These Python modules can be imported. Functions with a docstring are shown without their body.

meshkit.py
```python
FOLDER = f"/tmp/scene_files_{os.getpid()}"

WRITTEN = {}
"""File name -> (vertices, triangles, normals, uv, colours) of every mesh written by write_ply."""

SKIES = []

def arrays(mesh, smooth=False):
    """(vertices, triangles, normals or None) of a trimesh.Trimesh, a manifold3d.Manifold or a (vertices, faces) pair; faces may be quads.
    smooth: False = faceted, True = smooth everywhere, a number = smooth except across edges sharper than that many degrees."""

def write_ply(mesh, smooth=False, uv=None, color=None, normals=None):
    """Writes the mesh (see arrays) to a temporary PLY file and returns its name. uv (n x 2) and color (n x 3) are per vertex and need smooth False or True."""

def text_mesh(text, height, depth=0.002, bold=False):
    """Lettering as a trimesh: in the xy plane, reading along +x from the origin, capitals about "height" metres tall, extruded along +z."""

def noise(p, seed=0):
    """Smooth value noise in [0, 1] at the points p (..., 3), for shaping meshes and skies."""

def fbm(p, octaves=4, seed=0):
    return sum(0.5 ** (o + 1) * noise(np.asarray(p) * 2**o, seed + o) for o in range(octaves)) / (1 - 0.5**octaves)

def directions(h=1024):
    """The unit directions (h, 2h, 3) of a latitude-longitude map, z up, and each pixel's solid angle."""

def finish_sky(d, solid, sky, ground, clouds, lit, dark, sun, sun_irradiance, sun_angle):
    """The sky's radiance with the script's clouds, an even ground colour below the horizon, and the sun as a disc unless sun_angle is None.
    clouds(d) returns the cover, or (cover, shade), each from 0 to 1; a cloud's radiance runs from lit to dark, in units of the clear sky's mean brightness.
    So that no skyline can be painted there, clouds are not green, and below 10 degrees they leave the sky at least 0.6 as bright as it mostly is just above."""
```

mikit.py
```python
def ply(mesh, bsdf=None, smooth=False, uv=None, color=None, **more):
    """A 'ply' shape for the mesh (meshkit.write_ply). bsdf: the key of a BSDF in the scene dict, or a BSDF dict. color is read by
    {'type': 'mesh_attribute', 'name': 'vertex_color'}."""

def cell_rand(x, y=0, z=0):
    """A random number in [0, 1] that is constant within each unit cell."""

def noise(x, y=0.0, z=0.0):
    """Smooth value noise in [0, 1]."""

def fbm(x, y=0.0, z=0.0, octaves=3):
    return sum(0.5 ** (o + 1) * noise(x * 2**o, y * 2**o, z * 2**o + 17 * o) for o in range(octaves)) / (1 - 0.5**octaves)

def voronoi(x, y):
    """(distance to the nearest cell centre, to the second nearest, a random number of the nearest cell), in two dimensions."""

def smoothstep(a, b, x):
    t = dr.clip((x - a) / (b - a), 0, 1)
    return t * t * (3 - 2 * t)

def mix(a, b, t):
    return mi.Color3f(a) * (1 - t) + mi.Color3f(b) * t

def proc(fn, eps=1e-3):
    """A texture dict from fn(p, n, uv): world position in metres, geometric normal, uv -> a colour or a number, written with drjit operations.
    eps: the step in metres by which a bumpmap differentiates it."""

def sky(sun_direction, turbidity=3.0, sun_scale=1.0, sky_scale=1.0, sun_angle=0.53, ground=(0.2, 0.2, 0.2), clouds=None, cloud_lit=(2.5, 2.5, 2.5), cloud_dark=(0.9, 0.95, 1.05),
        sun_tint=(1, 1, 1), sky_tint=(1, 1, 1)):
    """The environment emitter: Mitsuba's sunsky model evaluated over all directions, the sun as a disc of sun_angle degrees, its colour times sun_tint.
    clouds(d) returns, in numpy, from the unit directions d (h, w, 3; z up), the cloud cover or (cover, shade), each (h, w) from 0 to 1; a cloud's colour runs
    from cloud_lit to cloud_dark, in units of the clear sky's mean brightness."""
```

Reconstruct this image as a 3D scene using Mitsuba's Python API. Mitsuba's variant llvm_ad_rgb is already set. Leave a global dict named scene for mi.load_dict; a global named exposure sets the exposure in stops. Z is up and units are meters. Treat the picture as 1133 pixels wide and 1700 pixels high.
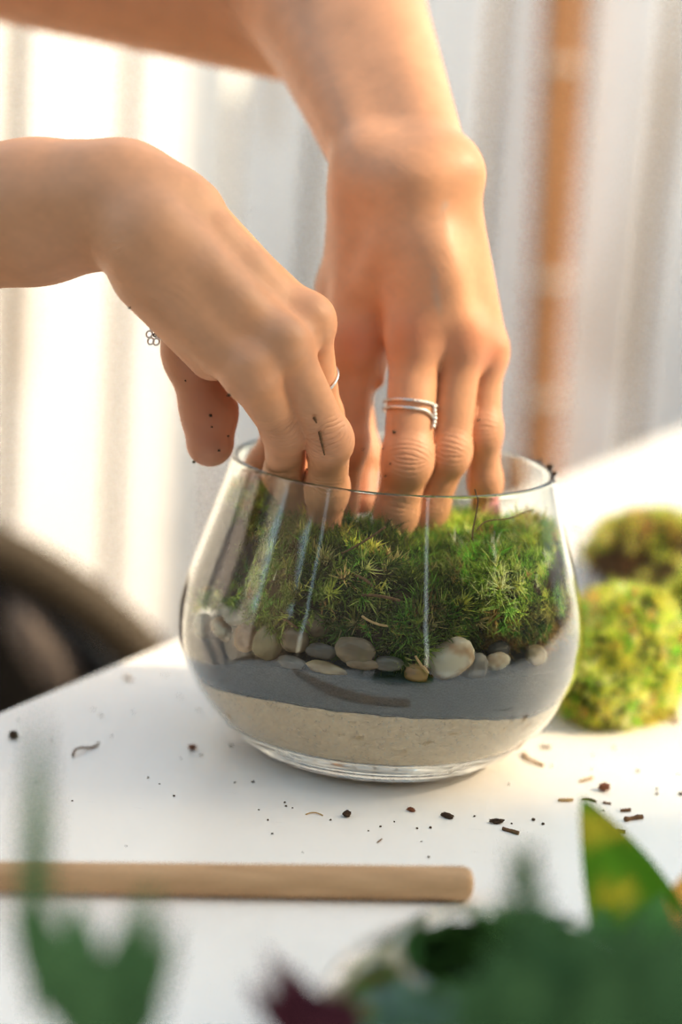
import math, random
import numpy as np, trimesh, drjit as dr, mitsuba as mi
import mikit, meshkit
from mikit import proc, noise as tnoise, fbm as tfbm, mix, smoothstep, cell_rand
from scipy.interpolate import PchipInterpolator
from scipy.spatial import cKDTree

scene, labels = {}, {}
V = lambda *a: np.array(a, float)

# ------------------------------------------------------------------ camera
F, W, H = 3117.0, 1133, 1700
CAM = V(0, -.764, .268)
YAW, PITCH, ROLL = -0.02667, -0.21644, math.radians(4)
fwd = V(math.sin(YAW) * math.cos(PITCH), math.cos(YAW) * math.cos(PITCH), math.sin(PITCH))
_r = np.cross(fwd, [0, 0, 1]); _r /= np.linalg.norm(_r); _u = np.cross(_r, fwd)
RIGHT = _r * math.cos(ROLL) + _u * math.sin(ROLL)
UP = _u * math.cos(ROLL) - _r * math.sin(ROLL)
scene['camera'] = {'type': 'thinlens', 'fov_axis': 'x', 'fov': math.degrees(2 * math.atan(W / 2 / F)),
                   'aperture_radius': 0.0103, 'focus_distance': 0.715, 'near_clip': .02, 'far_clip': 60.,
                   'to_world': mi.ScalarTransform4f().look_at(CAM.tolist(), (CAM + fwd).tolist(), UP.tolist())}
# ------------------------------------------------------------------ sky and sun
SUN = V(math.cos(math.radians(38)), -.05, math.sin(math.radians(38)))
scene['sky'] = mikit.sky(SUN, turbidity=4, sun_scale=1.3, sky_scale=6.7, sun_angle=1.6, ground=(.2, .17, .14),
                         sky_tint=(1.22, .98, .69), sun_tint=(1.0, .98, .95))
exposure = 1.5


def ray(px, py):
    d = fwd + RIGHT * (px - W / 2) / F - UP * (py - H / 2) / F
    return d / np.linalg.norm(d)
def at_y(px, py, y):
    d = ray(px, py); return CAM + d * (y - CAM[1]) / d[1]
def at_z(px, py, z):
    d = ray(px, py); return CAM + d * (z - CAM[2]) / d[2]
def depth(p): return float((np.asarray(p) - CAM) @ fwd)
def ppm(p): return F / depth(p)          # pixels per metre there


# ------------------------------------------------------------------ helpers
count = {}
def key_for(name, parent=None):
    base = f'{parent}__{name}' if parent else name
    n = count.get(base, 0); count[base] = n + 1
    return base if n == 0 else f'{base}_{n:03d}'
def obj(name, shape, parent=None, label=None, cat=None, group=None, kind=None):
    k = key_for(name, parent)
    if shape is not None: scene[k] = shape
    e = {a: b for a, b in (('label', label), ('category', cat), ('group', group), ('kind', kind)) if b}
    if e: labels[k] = e
    return k
def T(m=None): return mi.ScalarTransform4f(m) if m is not None else mi.ScalarTransform4f()
def rgb(*c): return {'type': 'rgb', 'value': list(c)}
def frame(z, up=(0, 0, 1)):
    z = np.asarray(z, float); z = z / np.linalg.norm(z)
    x = np.cross(up, z)
    if np.linalg.norm(x) < 1e-6: x = np.cross([1, 0, 0], z)
    x /= np.linalg.norm(x)
    return np.stack([x, np.cross(z, x), z], 1)
def tube(pts, rad, n=8, cap=True):
    pts = np.asarray(pts, float); rad = np.broadcast_to(rad, len(pts)).astype(float)
    tan = np.gradient(pts, axis=0); tan /= np.linalg.norm(tan, axis=1, keepdims=True)
    R = frame(tan[0], (0.13, 0.2, .97)); x = R[:, 0]
    vs = []
    a = np.arange(n) * 2 * np.pi / n
    for p, t, r in zip(pts, tan, rad):
        x = x - t * (x @ t); x /= np.linalg.norm(x); y = np.cross(t, x)
        vs.append(p + r * (np.cos(a)[:, None] * x + np.sin(a)[:, None] * y))
    v = np.vstack(vs); f = []
    for i in range(len(pts) - 1):
        for j in range(n):
            b, c = i * n + j, i * n + (j + 1) % n
            f += [[b, c, c + n], [b, c + n, b + n]]
    if cap:
        v = np.vstack([v, pts[:1], pts[-1:]]); s, e = len(v) - 2, len(v) - 1; o = (len(pts) - 1) * n
        for j in range(n):
            f += [[s, (j + 1) % n, j], [e, o + j, o + (j + 1) % n]]
    return trimesh.Trimesh(v, f, process=False)
def spline(pts, n=24):
    pts = np.asarray(pts, float); t = np.r_[0, np.cumsum(np.linalg.norm(np.diff(pts, axis=0), axis=1))]
    from scipy.interpolate import CubicSpline
    return CubicSpline(t, pts)(np.linspace(0, t[-1], n))
def lathe(prof, n=96):
    return trimesh.creation.revolve(np.asarray(prof, float), sections=n)
def box(size, at=(0, 0, 0), R=None, bevel=.0):
    s = np.asarray(size, float) / 2
    if bevel:
        pts = np.array([[sx * (s[0] - (a != 0) * bevel), sy * (s[1] - (a != 1) * bevel), sz * (s[2] - (a != 2) * bevel)]
                        for a in range(3) for sx in (-1, 1) for sy in (-1, 1) for sz in (-1, 1)])
        m = trimesh.convex.convex_hull(pts)
    else:
        m = trimesh.creation.box(size)
    v = np.array(m.vertices)
    if R is not None: v = v @ np.asarray(R).T
    return trimesh.Trimesh(v + np.asarray(at), m.faces, process=False)
def cat(ms): return trimesh.util.concatenate(ms)
def lump(seed, radii, amp=.18, freq=1.6, sub=3, R=None, at=(0, 0, 0), flat=0.0):
    m = trimesh.creation.icosphere(subdivisions=sub)
    v = np.array(m.vertices); n = meshkit.fbm(v * freq + 10 + seed * 3.7, 3, seed) - .5
    v = v * (1 + amp * 2 * n)[:, None]
    if flat: v = np.sign(v) * np.abs(v) ** (1 - flat)
    v = v * np.asarray(radii)
    if R is not None: v = v @ np.asarray(R).T
    return trimesh.Trimesh(v + np.asarray(at), m.faces, process=False)


# ------------------------------------------------------------------ materials
def pmat(key, color, rough=.6, spec=.4, **k):
    scene[key] = {'type': 'twosided', 'bsdf': {'type': 'principled', 'base_color': color if isinstance(color, dict) else rgb(*color),
                                              'roughness': rough, 'specular': spec, **k}}
    return key
def bmat(key, color, fn, scale, rough=.6, spec=.4, eps=3e-4, **k):
    scene[key] = {'type': 'twosided', 'bsdf': {'type': 'bumpmap', 'tex': proc(fn, eps), 'scale': scale,
                  'bsdf': {'type': 'principled', 'base_color': color if isinstance(color, dict) else rgb(*color), 'roughness': rough, 'specular': spec, **k}}}
    return key
def table_col(p, n, uv):
    s = tfbm(p.x * 9, p.y * 9, 3) * .07 + tfbm(p.x * 160, p.y * 40, 1) * .05
    scr = smoothstep(.965, 1., tnoise(p.x * 60 + p.y * 40, p.y * 900, 2)) * .18
    c = mix((.80, .765, .715), (.70, .66, .60), s * 3)
    return c * (1 - scr)
pmat('mat_table', proc(table_col), .38, .45)
pmat('mat_metal_leg', (.12, .12, .12), .4, .5)
pmat('mat_floor', proc(lambda p, n, uv: mix((.17, .14, .11), (.11, .09, .07), tfbm(p.x * 3, p.y * 3, 1))), .8, .2)
def wall_col(p, n, uv):
    c = mix((.92, .92, .92), (.83, .82, .81), smoothstep(.45, .8, tfbm(p.x * 6, p.y * 6, p.z * 1.3)))
    return mix(c, (.50, .33, .17), smoothstep(.68, .82, tnoise(p.x * 11, p.y * 11 + 5, p.z * 3.5)) * .3)
pmat('mat_board', proc(wall_col), .7, .3)
pmat('mat_batten', (.60, .53, .44), .7, .3)
pmat('mat_sun_blocker', (.42, .36, .30), .7, .3)
pmat('mat_added_wall', (.20, .17, .14), .8, .2)
pmat('mat_bamboo', proc(lambda p, n, uv: mix((.45, .21, .08), (.34, .14, .05), tfbm(p.x * 60, p.y * 60, p.z * 4))), .45, .4)
pmat('mat_chair_brown', (.060, .043, .024), .65, .3)
pmat('mat_chair_black', (.012, .012, .012), .5, .4)
pmat('mat_chair_cloth', (.16, .13, .11), .8, .2)
pmat('mat_shirt', (.55, .54, .58), .8, .2)
pmat('mat_hair', (.06, .035, .02), .5, .4)
pmat('mat_silver', (.78, .74, .68), .28, .5, metallic=1.0)
pmat('mat_nail', (.72, .30, .33), .16, .6, clearcoat=.6)
scene['mat_thin_glass'] = {'type': 'thindielectric', 'int_ior': 1.29}
scene['mat_glass'] = {'type': 'dielectric', 'int_ior': 1.5, 'specular_transmittance': rgb(.975, .99, .975)}
pmat('mat_peat', proc(lambda p, n, uv: mix((.075, .045, .022), (.022, .014, .008), tfbm(p.x * 300, p.y * 300, p.z * 300))), .9, .1)
scene['mat_moss'] = {'type': 'principledthin', 'base_color': {'type': 'mesh_attribute', 'name': 'vertex_color'}, 'roughness': .55, 'diff_trans': .7, 'spec_trans': 0.0}
scene['mat_leaf'] = {'type': 'principledthin', 'base_color': {'type': 'mesh_attribute', 'name': 'vertex_color'}, 'roughness': .45, 'diff_trans': .5, 'spec_trans': 0.0}
pmat('mat_twig', proc(lambda p, n, uv: mix((.20, .10, .045), (.07, .04, .02), tfbm(p.x * 700, p.y * 700, p.z * 700))), .8, .2)
pmat('mat_twig_light', (.42, .27, .12), .7, .2)
pmat('mat_soil', proc(lambda p, n, uv: mix((.085, .052, .03), (.02, .013, .009), tnoise(p.x * 1500, p.y * 1500, p.z * 1500))), .9, .1)
pmat('mat_root', (.20, .085, .035), .7, .2)
pmat('mat_soil_red', (.16, .055, .025), .7, .2)
def wood_col(p, n, uv):
    g = tfbm(p.x * 14, p.y * 260, p.z * 260)
    c = mix((.62, .39, .215), (.36, .20, .095), g)
    return mix(c, (.20, .10, .05), smoothstep(.70, .9, tnoise(p.x * 45, p.y * 150, p.z * 120)) * .6)
pmat('mat_stick', proc(wood_col), .6, .25)
def beige(p, n, uv):
    r = cell_rand(p.x * 1500, p.y * 1500, p.z * 1500); q = tnoise(p.x * 1000, p.y * 1000, p.z * 1000)
    c = mix((.46, .33, .20), (.70, .54, .37), q)
    c = mix(c, (.14, .09, .06), dr.select(r > .965, .8, 0)); c = mix(c, (.26, .34, .36), dr.select(r < .03, .6, 0))
    return mix(c, (.45, .33, .23), tfbm(p.x * 90, p.y * 90, p.z * 90) * .5)
bmat('mat_sand_beige', proc(beige), lambda p, n, uv: tnoise(p.x * 1300, p.y * 1300, p.z * 1300), .0006, .9, .1, 1e-4)
bmat('mat_sand_grey', proc(lambda p, n, uv: mix((.040, .044, .046), (.090, .096, .098), tnoise(p.x * 1900, p.y * 1900, p.z * 1900))),
     lambda p, n, uv: tnoise(p.x * 2200, p.y * 2200, p.z * 2200), .0002, .8, .2, 1e-4)


# ------------------------------------------------------------------ the setting
EA, EB = at_z(0, 1178, 0), at_z(1133, 711, 0)
eu = (EB - EA) / np.linalg.norm(EB - EA); en = V(eu[1], -eu[0], 0)     # en points to the table's inside (right)
TH = .028
p0 = EA - eu * .55
Rt = np.stack([en, eu, V(0, 0, 1)], 1)
tw, tl = .95, 1.9
ctr = p0 + en * tw / 2 + eu * tl / 2 + V(0, 0, -TH / 2)
tk = obj('table', None, label='white painted table carrying the glass bowl, moss and stick', cat='table')
obj('table_top', mikit.ply(box((tw, tl, TH), ctr, Rt, .003), 'mat_table', smooth=False), tk)
for a in (.05, tw - .05):
    for b in (.05, tl - .05):
        q = p0 + en * a + eu * b
        obj('leg', mikit.ply(box((.045, .045, .72), (q[0], q[1], -TH - .36), Rt, .003), 'mat_metal_leg'), tk)
FLOOR = -TH - .72
obj('floor', mikit.ply(box((9, 8, .1), (0, 1, FLOOR - .05)), 'mat_floor'), kind='structure')
# board fence behind, turning a corner towards the left
WY = 1.62
FH = 1.45                      # height of the board fence
WA = 40                        # turn of its left wing, degrees
rng = np.random.default_rng(4)
wk = obj('wall_back', mikit.ply(box((4.2, .02, FH), (1.9, WY + .05, FLOOR + FH / 2)), 'mat_batten'), kind='structure')
pitch = .1065
cx0 = at_y(380, 300, WY)[0]
for i in range(30):
    x = cx0 + (i + .5) * pitch
    a = rng.normal(0, 1.2); R = trimesh.transformations.rotation_matrix(math.radians(a), [0, 0, 1])[:3, :3]
    obj('board', mikit.ply(box((pitch - .012 - rng.random() * .008, .018, FH), (x, WY + rng.normal(0, .004), FLOOR + FH / 2), R, .004), 'mat_board'), wk)
wl = V(-math.cos(math.radians(WA)), -math.sin(math.radians(WA)), 0)
wn = V(wl[1], -wl[0], 0)
wl_k = obj('wall_left', mikit.ply(box((4.0, .02, FH), V(cx0, WY, FLOOR + FH / 2) + wl * 2.0 + V(-wl[1], wl[0], 0) * -.05, np.stack([-wl, -np.cross([0, 0, 1], wl), V(0, 0, 1)], 1)), 'mat_batten'), kind='structure')
for i in range(32):
    q = V(cx0, WY, FLOOR + FH / 2) + wl * (i + .5) * .152
    a = math.radians(WA + rng.normal(0, 1.5)); R = trimesh.transformations.rotation_matrix(a, [0, 0, 1])[:3, :3]
    obj('board', mikit.ply(box((.152 - .016 - rng.random() * .014, .018, FH), q, R, .004), 'mat_board'), wl_k)
obj('added_wall_right', mikit.ply(box((.05, 5.4, 1.74), (3.3, -.9, FLOOR + .87), None, .004), 'mat_added_wall'), kind='structure')  # unseen wall added on the right to dim sky reflections in the bowl
obj('added_wall_side', mikit.ply(box((.05, 1.9, 2.0), (-3.2, -1.75, FLOOR + 1.0), None, .004), 'mat_added_wall'), kind='structure')  # unseen dark wall added on the left against bright reflections in the glass
obj('added_wall_right', mikit.ply(box((.05, 2.6, 2.5), (3.36, -2.4, FLOOR + 1.25), None, .004), 'mat_added_wall'), kind='structure')  # taller unseen piece added to fade a bright streak on the glass
# bamboo pole against the fence
PB, PT = at_y(893, 800, WY - .06), at_y(937, -60, WY - .06)
d_ = (PT - PB) / (PT - PB)[2]
zz = np.linspace(FLOOR, PT[2] + .25, 90); pts = PB + d_ * (zz - PB[2])[:, None]
nodes = [at_y(930, 110, WY - .06)[2], at_y(912, 465, WY - .06)[2], at_y(898, 660, WY - .06)[2]]
rad = np.full(90, .0215)
for nz in nodes: rad += .004 * np.exp(-((zz - nz) / .009) ** 2)
bk = obj('bamboo_pole', mikit.ply(tube(pts, rad, 20), 'mat_bamboo', smooth=50), label='orange brown bamboo pole standing upright against the white board fence', cat='pole')
for nz in nodes:
    q = PB + d_ * (nz - PB[2])
    obj('node_ring', mikit.ply(tube([q - d_ * .006, q, q + d_ * .006], [.0225, .0262, .0225], 20), 'mat_batten', smooth=50), bk)
# unseen panel added to block the sun; its edge lights only from the bowl backwards
RZ = 1.6
ry = -.042 + RZ * SUN[1] / SUN[2]
obj('sun_blocker', mikit.ply(box((1.45, 2.0, .05), (2.2, ry - 1.0, RZ + .03), None, .005), 'mat_sun_blocker'), kind='structure')

# unseen wall added behind the camera against sky reflections, with openings for glass streaks
FY = ry - 2.55
streak_slots = [(-2.66, .11), (1.30, .08)]
HZ = 1.85
xs_ = [-3.6] + [v for c, w in streak_slots for v in (c - w, c + w)] + [3.6]
for i in range(0, len(xs_), 2):
    obj('added_wall_front', mikit.ply(box((xs_[i + 1] - xs_[i], .08, HZ - FLOOR), ((xs_[i] + xs_[i + 1]) / 2, FY, (HZ + FLOOR) / 2), None, .004), 'mat_added_wall'), kind='structure')

# ------------------------------------------------------------------ glass bowl
ZP = [0, .002, .006, .013, .023, .034, .045, .055, .065, .08, .095, .11, .122]
RP = [.0435, .0515, .0585, .0668, .0755, .0815, .0848, .0853, .0840, .0795, .0747, .0700, .0667]
Rout = PchipInterpolator(ZP, RP)
GT = .0021
def Rin(z): return Rout(np.clip(z, 0, .122)) - GT
BH = .122
zs = np.linspace(.0090, BH, 60); zi = np.linspace(.0150, BH, 56)
zb = np.r_[0, .0008, .002, .004, .006, .0078]
th = np.linspace(0, np.pi, 9)[1:-1]
prof = np.vstack([[0, .0016], [.030, .0012], [.038, .0003], np.c_[Rout(zb), zb], np.c_[Rout(zs), zs],
                  np.c_[Rout(BH) - GT / 2 + GT / 2 * np.cos(th), BH + GT / 2 * np.sin(th)], np.c_[Rin(zi), zi][::-1], [Rin(.0145) - .0035, .0125], [Rin(.0145) - .009, .0116], [.03, .0110], [0, .0108]])
obj('glass_bowl', mikit.ply(lathe(prof, 160), 'mat_glass', smooth=50), label='round clear glass bowl holding layered sand, pebbles and moss', cat='bowl')

def hit_inner(px, py, inset=0.0):
    d = ray(px, py); s = np.linspace(.55, .85, 3000); P = CAM + s[:, None] * d
    ins = (np.hypot(P[:, 0], P[:, 1]) < Rin(P[:, 2]) - inset) & (P[:, 2] > 0)
    return P[np.argmax(ins)] if ins.any() else None
def front_profile(pts):
    q = np.array([h for h in (hit_inner(*p) for p in pts) if h is not None]); o = np.argsort(q[:, 0])
    return q[o, 0], q[o, 2]
gx, gz = front_profile([(330, 1097), (400, 1104), (470, 1110), (560, 1122), (700, 1134), (800, 1130), (900, 1118), (940, 1108)])
bx, bz = front_profile([(322, 1120), (345, 1135), (400, 1151), (480, 1166), (560, 1180), (640, 1188), (760, 1191), (880, 1188), (930, 1182)])
def sand(zt, zb_fn, nphi=180, seed=0):
    phi = np.arange(nphi) * 2 * np.pi / nphi
    ring = lambda r, z: np.c_[r * np.cos(phi), r * np.sin(phi), z]
    def edge(fn):
        r = np.full(nphi, .075)
        for _ in range(8): z = fn(r * np.cos(phi), r * np.sin(phi)); r = Rin(z) - .0005
        return r, z
    rt, zt_e = edge(zt); rb, zb_e = edge(zb_fn)
    rows = [ring(rb * t, zb_fn(rb * t * np.cos(phi), rb * t * np.sin(phi))) for t in (.001, .3, .6, .85)]
    for t in np.linspace(0, 1, 10):
        z = zb_e + (zt_e - zb_e) * t; rows.append(ring(Rin(z) - .0005, z))
    for t in np.linspace(1, .001, 22)[1:]:
        rows.append(ring(rt * t, zt(rt * t * np.cos(phi), rt * t * np.sin(phi))))
    v = np.vstack(rows); n = len(rows); f = []
    i, j = np.meshgrid(np.arange(n - 1), np.arange(nphi), indexing='ij'); j2 = (j + 1) % nphi
    f = np.concatenate([np.stack([i * nphi + j, i * nphi + j2, (i + 1) * nphi + j2], -1).reshape(-1, 3), np.stack([i * nphi + j, (i + 1) * nphi + j2, (i + 1) * nphi + j], -1).reshape(-1, 3)])
    return trimesh.Trimesh(v, f, process=False)
ripple = lambda x, y, s: (meshkit.noise(np.stack([x * 260, y * 260, x * 0 + s], -1)) - .5) * .0009
zb_top = lambda x, y: np.interp(x, bx, bz) + ripple(x, y, 1)
zg_top = lambda x, y: np.interp(x, gx, gz) + ripple(x, y, 5)
obj('beige_sand', mikit.ply(sand(zb_top, lambda x, y: .0118 + .0028 * np.clip((np.hypot(x, y) - .052) / .012, 0, 1) ** 2), 'mat_sand_beige', smooth=40), label='coarse beige sand forming the bottom layer inside the glass bowl', cat='sand', kind='stuff')
obj('grey_sand', mikit.ply(sand(zg_top, lambda x, y: zb_top(x, y) + .0003), 'mat_sand_grey', smooth=40), label='fine dark grey sand layer above the beige sand', cat='sand', kind='stuff')

# pebbles: px, py, width, height in the photo, tilt, colour, inset, label
def peb_mat(i, c, c2, t=.5):
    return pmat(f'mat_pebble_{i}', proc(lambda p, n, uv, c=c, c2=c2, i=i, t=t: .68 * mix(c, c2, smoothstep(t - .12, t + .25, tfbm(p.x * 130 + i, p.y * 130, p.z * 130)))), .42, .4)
PM = {'white': peb_mat(0, (.58, .52, .42), (.36, .31, .23)), 'rusty': peb_mat(1, (.68, .59, .44), (.42, .22, .09), .50), 'orange': peb_mat(2, (.42, .23, .09), (.22, .10, .05)),
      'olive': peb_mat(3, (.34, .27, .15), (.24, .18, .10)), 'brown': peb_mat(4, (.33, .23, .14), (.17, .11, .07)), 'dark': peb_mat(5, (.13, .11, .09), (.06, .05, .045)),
      'grey': peb_mat(6, (.22, .19, .16), (.13, .11, .09)), 'pink': peb_mat(7, (.34, .25, .16), (.20, .14, .09)), 'yellow': peb_mat(8, (.46, .33, .17), (.24, .15, .07))}
PEB = [(350, 1011, 52, 42, -15, 'white', 6, 'pale grey pebble topmost in the stack at the left glass'),
       (374, 1024, 62, 44, -10, 'white', 3, 'whitish pebble leaning on the topmost pale grey one at left'),
       (354, 1046, 48, 34, 35, 'rusty', 2, 'small white pebble with rust stains under the whitish pair'),
       (322, 1040, 36, 46, 10, 'white', 1, 'light pebble furthest left, pressed against the glass'),
       (391, 1063, 42, 52, 10, 'orange', 2, 'upright orange brown pebble beside the olive triangular one'),
       (431, 1071, 54, 60, 20, 'olive', 1, 'olive tan triangular pebble standing against the glass'),
       (477, 1069, 50, 46, 0, 'brown', 3, 'round brown pebble right of the olive triangular one'),
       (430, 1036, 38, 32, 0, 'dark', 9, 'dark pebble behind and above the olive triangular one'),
       (508, 1047, 46, 50, -30, 'brown', 8, 'tan brown pebble tucked under moss above the round brown one'),
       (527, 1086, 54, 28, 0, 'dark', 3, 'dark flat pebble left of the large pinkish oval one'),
       (480, 1104, 54, 26, 5, 'grey', 1, 'flat grey pebble sunk in grey sand below the round brown one'),
       (587, 1086, 74, 46, 5, 'pink', 1, 'large pinkish tan oval pebble at the front of the glass'),
       (540, 1114, 74, 24, 8, 'yellow', 1, 'long flat yellow brown pebble lying on the grey sand'),
       (602, 1107, 58, 18, 0, 'brown', 2, 'thin reddish brown pebble under the large pinkish oval one'),
       (646, 1106, 54, 28, 0, 'grey', 2, 'grey brown flat pebble right of the large pinkish oval one'),
       (694, 1124, 44, 34, 10, 'orange', 1, 'orange tan pebble half sunk in grey sand beneath the moss'),
       (760, 1100, 84, 62, -38, 'rusty', .5, 'largest cream pebble with rusty stains, tilted against the front glass'),
       (801, 1116, 46, 56, 15, 'grey', 3, 'mauve grey pebble tucked behind the largest cream pebble'),
       (842, 1105, 48, 32, 0, 'rusty', 4, 'small cream pebble right of the largest cream pebble'),
       (908, 1093, 48, 34, 10, 'yellow', 3, 'tan pebble furthest right, close to the curved glass'),
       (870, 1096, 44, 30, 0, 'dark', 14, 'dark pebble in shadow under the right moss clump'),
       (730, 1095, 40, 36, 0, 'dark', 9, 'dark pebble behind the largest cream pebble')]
for i, (px, py, w, h, tilt, m, inset, lab) in enumerate(PEB):
    q = hit_inner(px, py)
    s = 1 / ppm(q); rw, rh = w * s / 2, h * s / 2; rd = min(rw, rh) * .8
    nrm = V(q[0], q[1], 0); nrm /= np.linalg.norm(nrm)
    c = q - nrm * (rd * 1.02 + inset * .0008) 
    c = c + V(0, 0, 0)
    Rz = frame(-nrm)                                    # x sideways, y up, z inwards
    ca, sa = math.cos(math.radians(tilt)), math.sin(math.radians(tilt))
    R2 = Rz @ np.array([[ca, -sa, 0], [sa, ca, 0], [0, 0, 1]]) 
    if Rz[2, 1] < 0: R2 = R2 @ np.diag([1, -1, -1])
    m_ = lump(i + 3, (rw * .96, rh * .96, rd), .30, 1.0, 3, R2, (0, 0, 0), .10)
    v = np.array(m_.vertices) + c
    over = np.max(np.hypot(v[:, 0], v[:, 1]) - (Rin(v[:, 2]) - .0004))
    if over > 0: v -= nrm * over
    obj('pebble', mikit.ply(trimesh.Trimesh(v, m_.faces, process=False), PM[m], smooth=True), label=lab, cat='pebble')

# ------------------------------------------------------------------ moss
PAL_ = 2.0
PAL = {'green': [(.042, .066, .009), (.085, .115, .016), (.140, .170, .028)], 'yellow': [(.33, .30, .055), (.43, .37, .075), (.24, .24, .035)],
       'pale': [(.29, .28, .09), (.23, .24, .06), (.33, .26, .10)], 'rust': [(.28, .15, .05), (.22, .12, .04), (.34, .22, .08)], 'deep': [(.030, .046, .009), (.045, .060, .011), (.06, .055, .015)], 'vivid': [(.05, .13, .012), (.08, .19, .02), (.11, .21, .03)]}
def shoots(P, D, L, colors, rng, needles=32, width=.00030, squeeze=None):
    """Star shaped moss shoots as thin curved needles: one mesh and its vertex colours."""
    n = len(P)
    D = D / np.linalg.norm(D, axis=1, keepdims=True)
    X = np.cross(D, rng.normal(size=(n, 3))); X /= np.linalg.norm(X, axis=1, keepdims=True); Y = np.cross(D, X)
    t = rng.random((n, needles)); phi = rng.random((n, needles)) * 2 * np.pi
    th = np.radians(15 + 70 * rng.random((n, needles))) * (1.15 - .5 * t)
    rad = np.cos(phi)[..., None] * X[:, None] + np.sin(phi)[..., None] * Y[:, None]
    d0 = np.cos(th)[..., None] * D[:, None] + np.sin(th)[..., None] * rad
    base = P[:, None] + D[:, None] * (L[:, None] * .55 * t)[..., None]
    ln = (L[:, None] * (.55 + .5 * rng.random((n, needles))))[..., None]
    mid = base + d0 * ln * .5
    tip = mid + (d0 + .45 * rad * np.sign(rng.normal(size=(n, needles)))[..., None] + rng.normal(0, .15, (n, needles, 3)) + V(0, 0, .1)) * ln * .5
    side = np.cross(d0, rng.normal(size=(n, needles, 3))); side /= np.linalg.norm(side, axis=-1, keepdims=True)
    w = side * width * (.7 + .6 * rng.random((n, needles, 1)))
    v = np.stack([base - w * .7, base + w * .7, mid - w, mid + w, tip], 2).reshape(-1, 3)
    k = np.arange(n * needles)[:, None] * 5
    f = np.concatenate([k + [0, 1, 3], k + [0, 3, 2], k + [2, 3, 4]])
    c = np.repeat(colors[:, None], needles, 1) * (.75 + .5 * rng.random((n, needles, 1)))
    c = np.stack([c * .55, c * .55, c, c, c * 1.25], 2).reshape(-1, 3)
    if squeeze is not None: v = squeeze(v)
    return trimesh.Trimesh(v, f, process=False), np.clip(c, 0, .9)
def in_bowl(v):
    r = np.hypot(v[:, 0], v[:, 1]); R = Rin(v[:, 2]) - .0007
    s = np.where(r > R, R / np.maximum(r, 1e-6), 1.0); v = v.copy(); v[:, 0] *= s; v[:, 1] *= s
    return v
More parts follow.
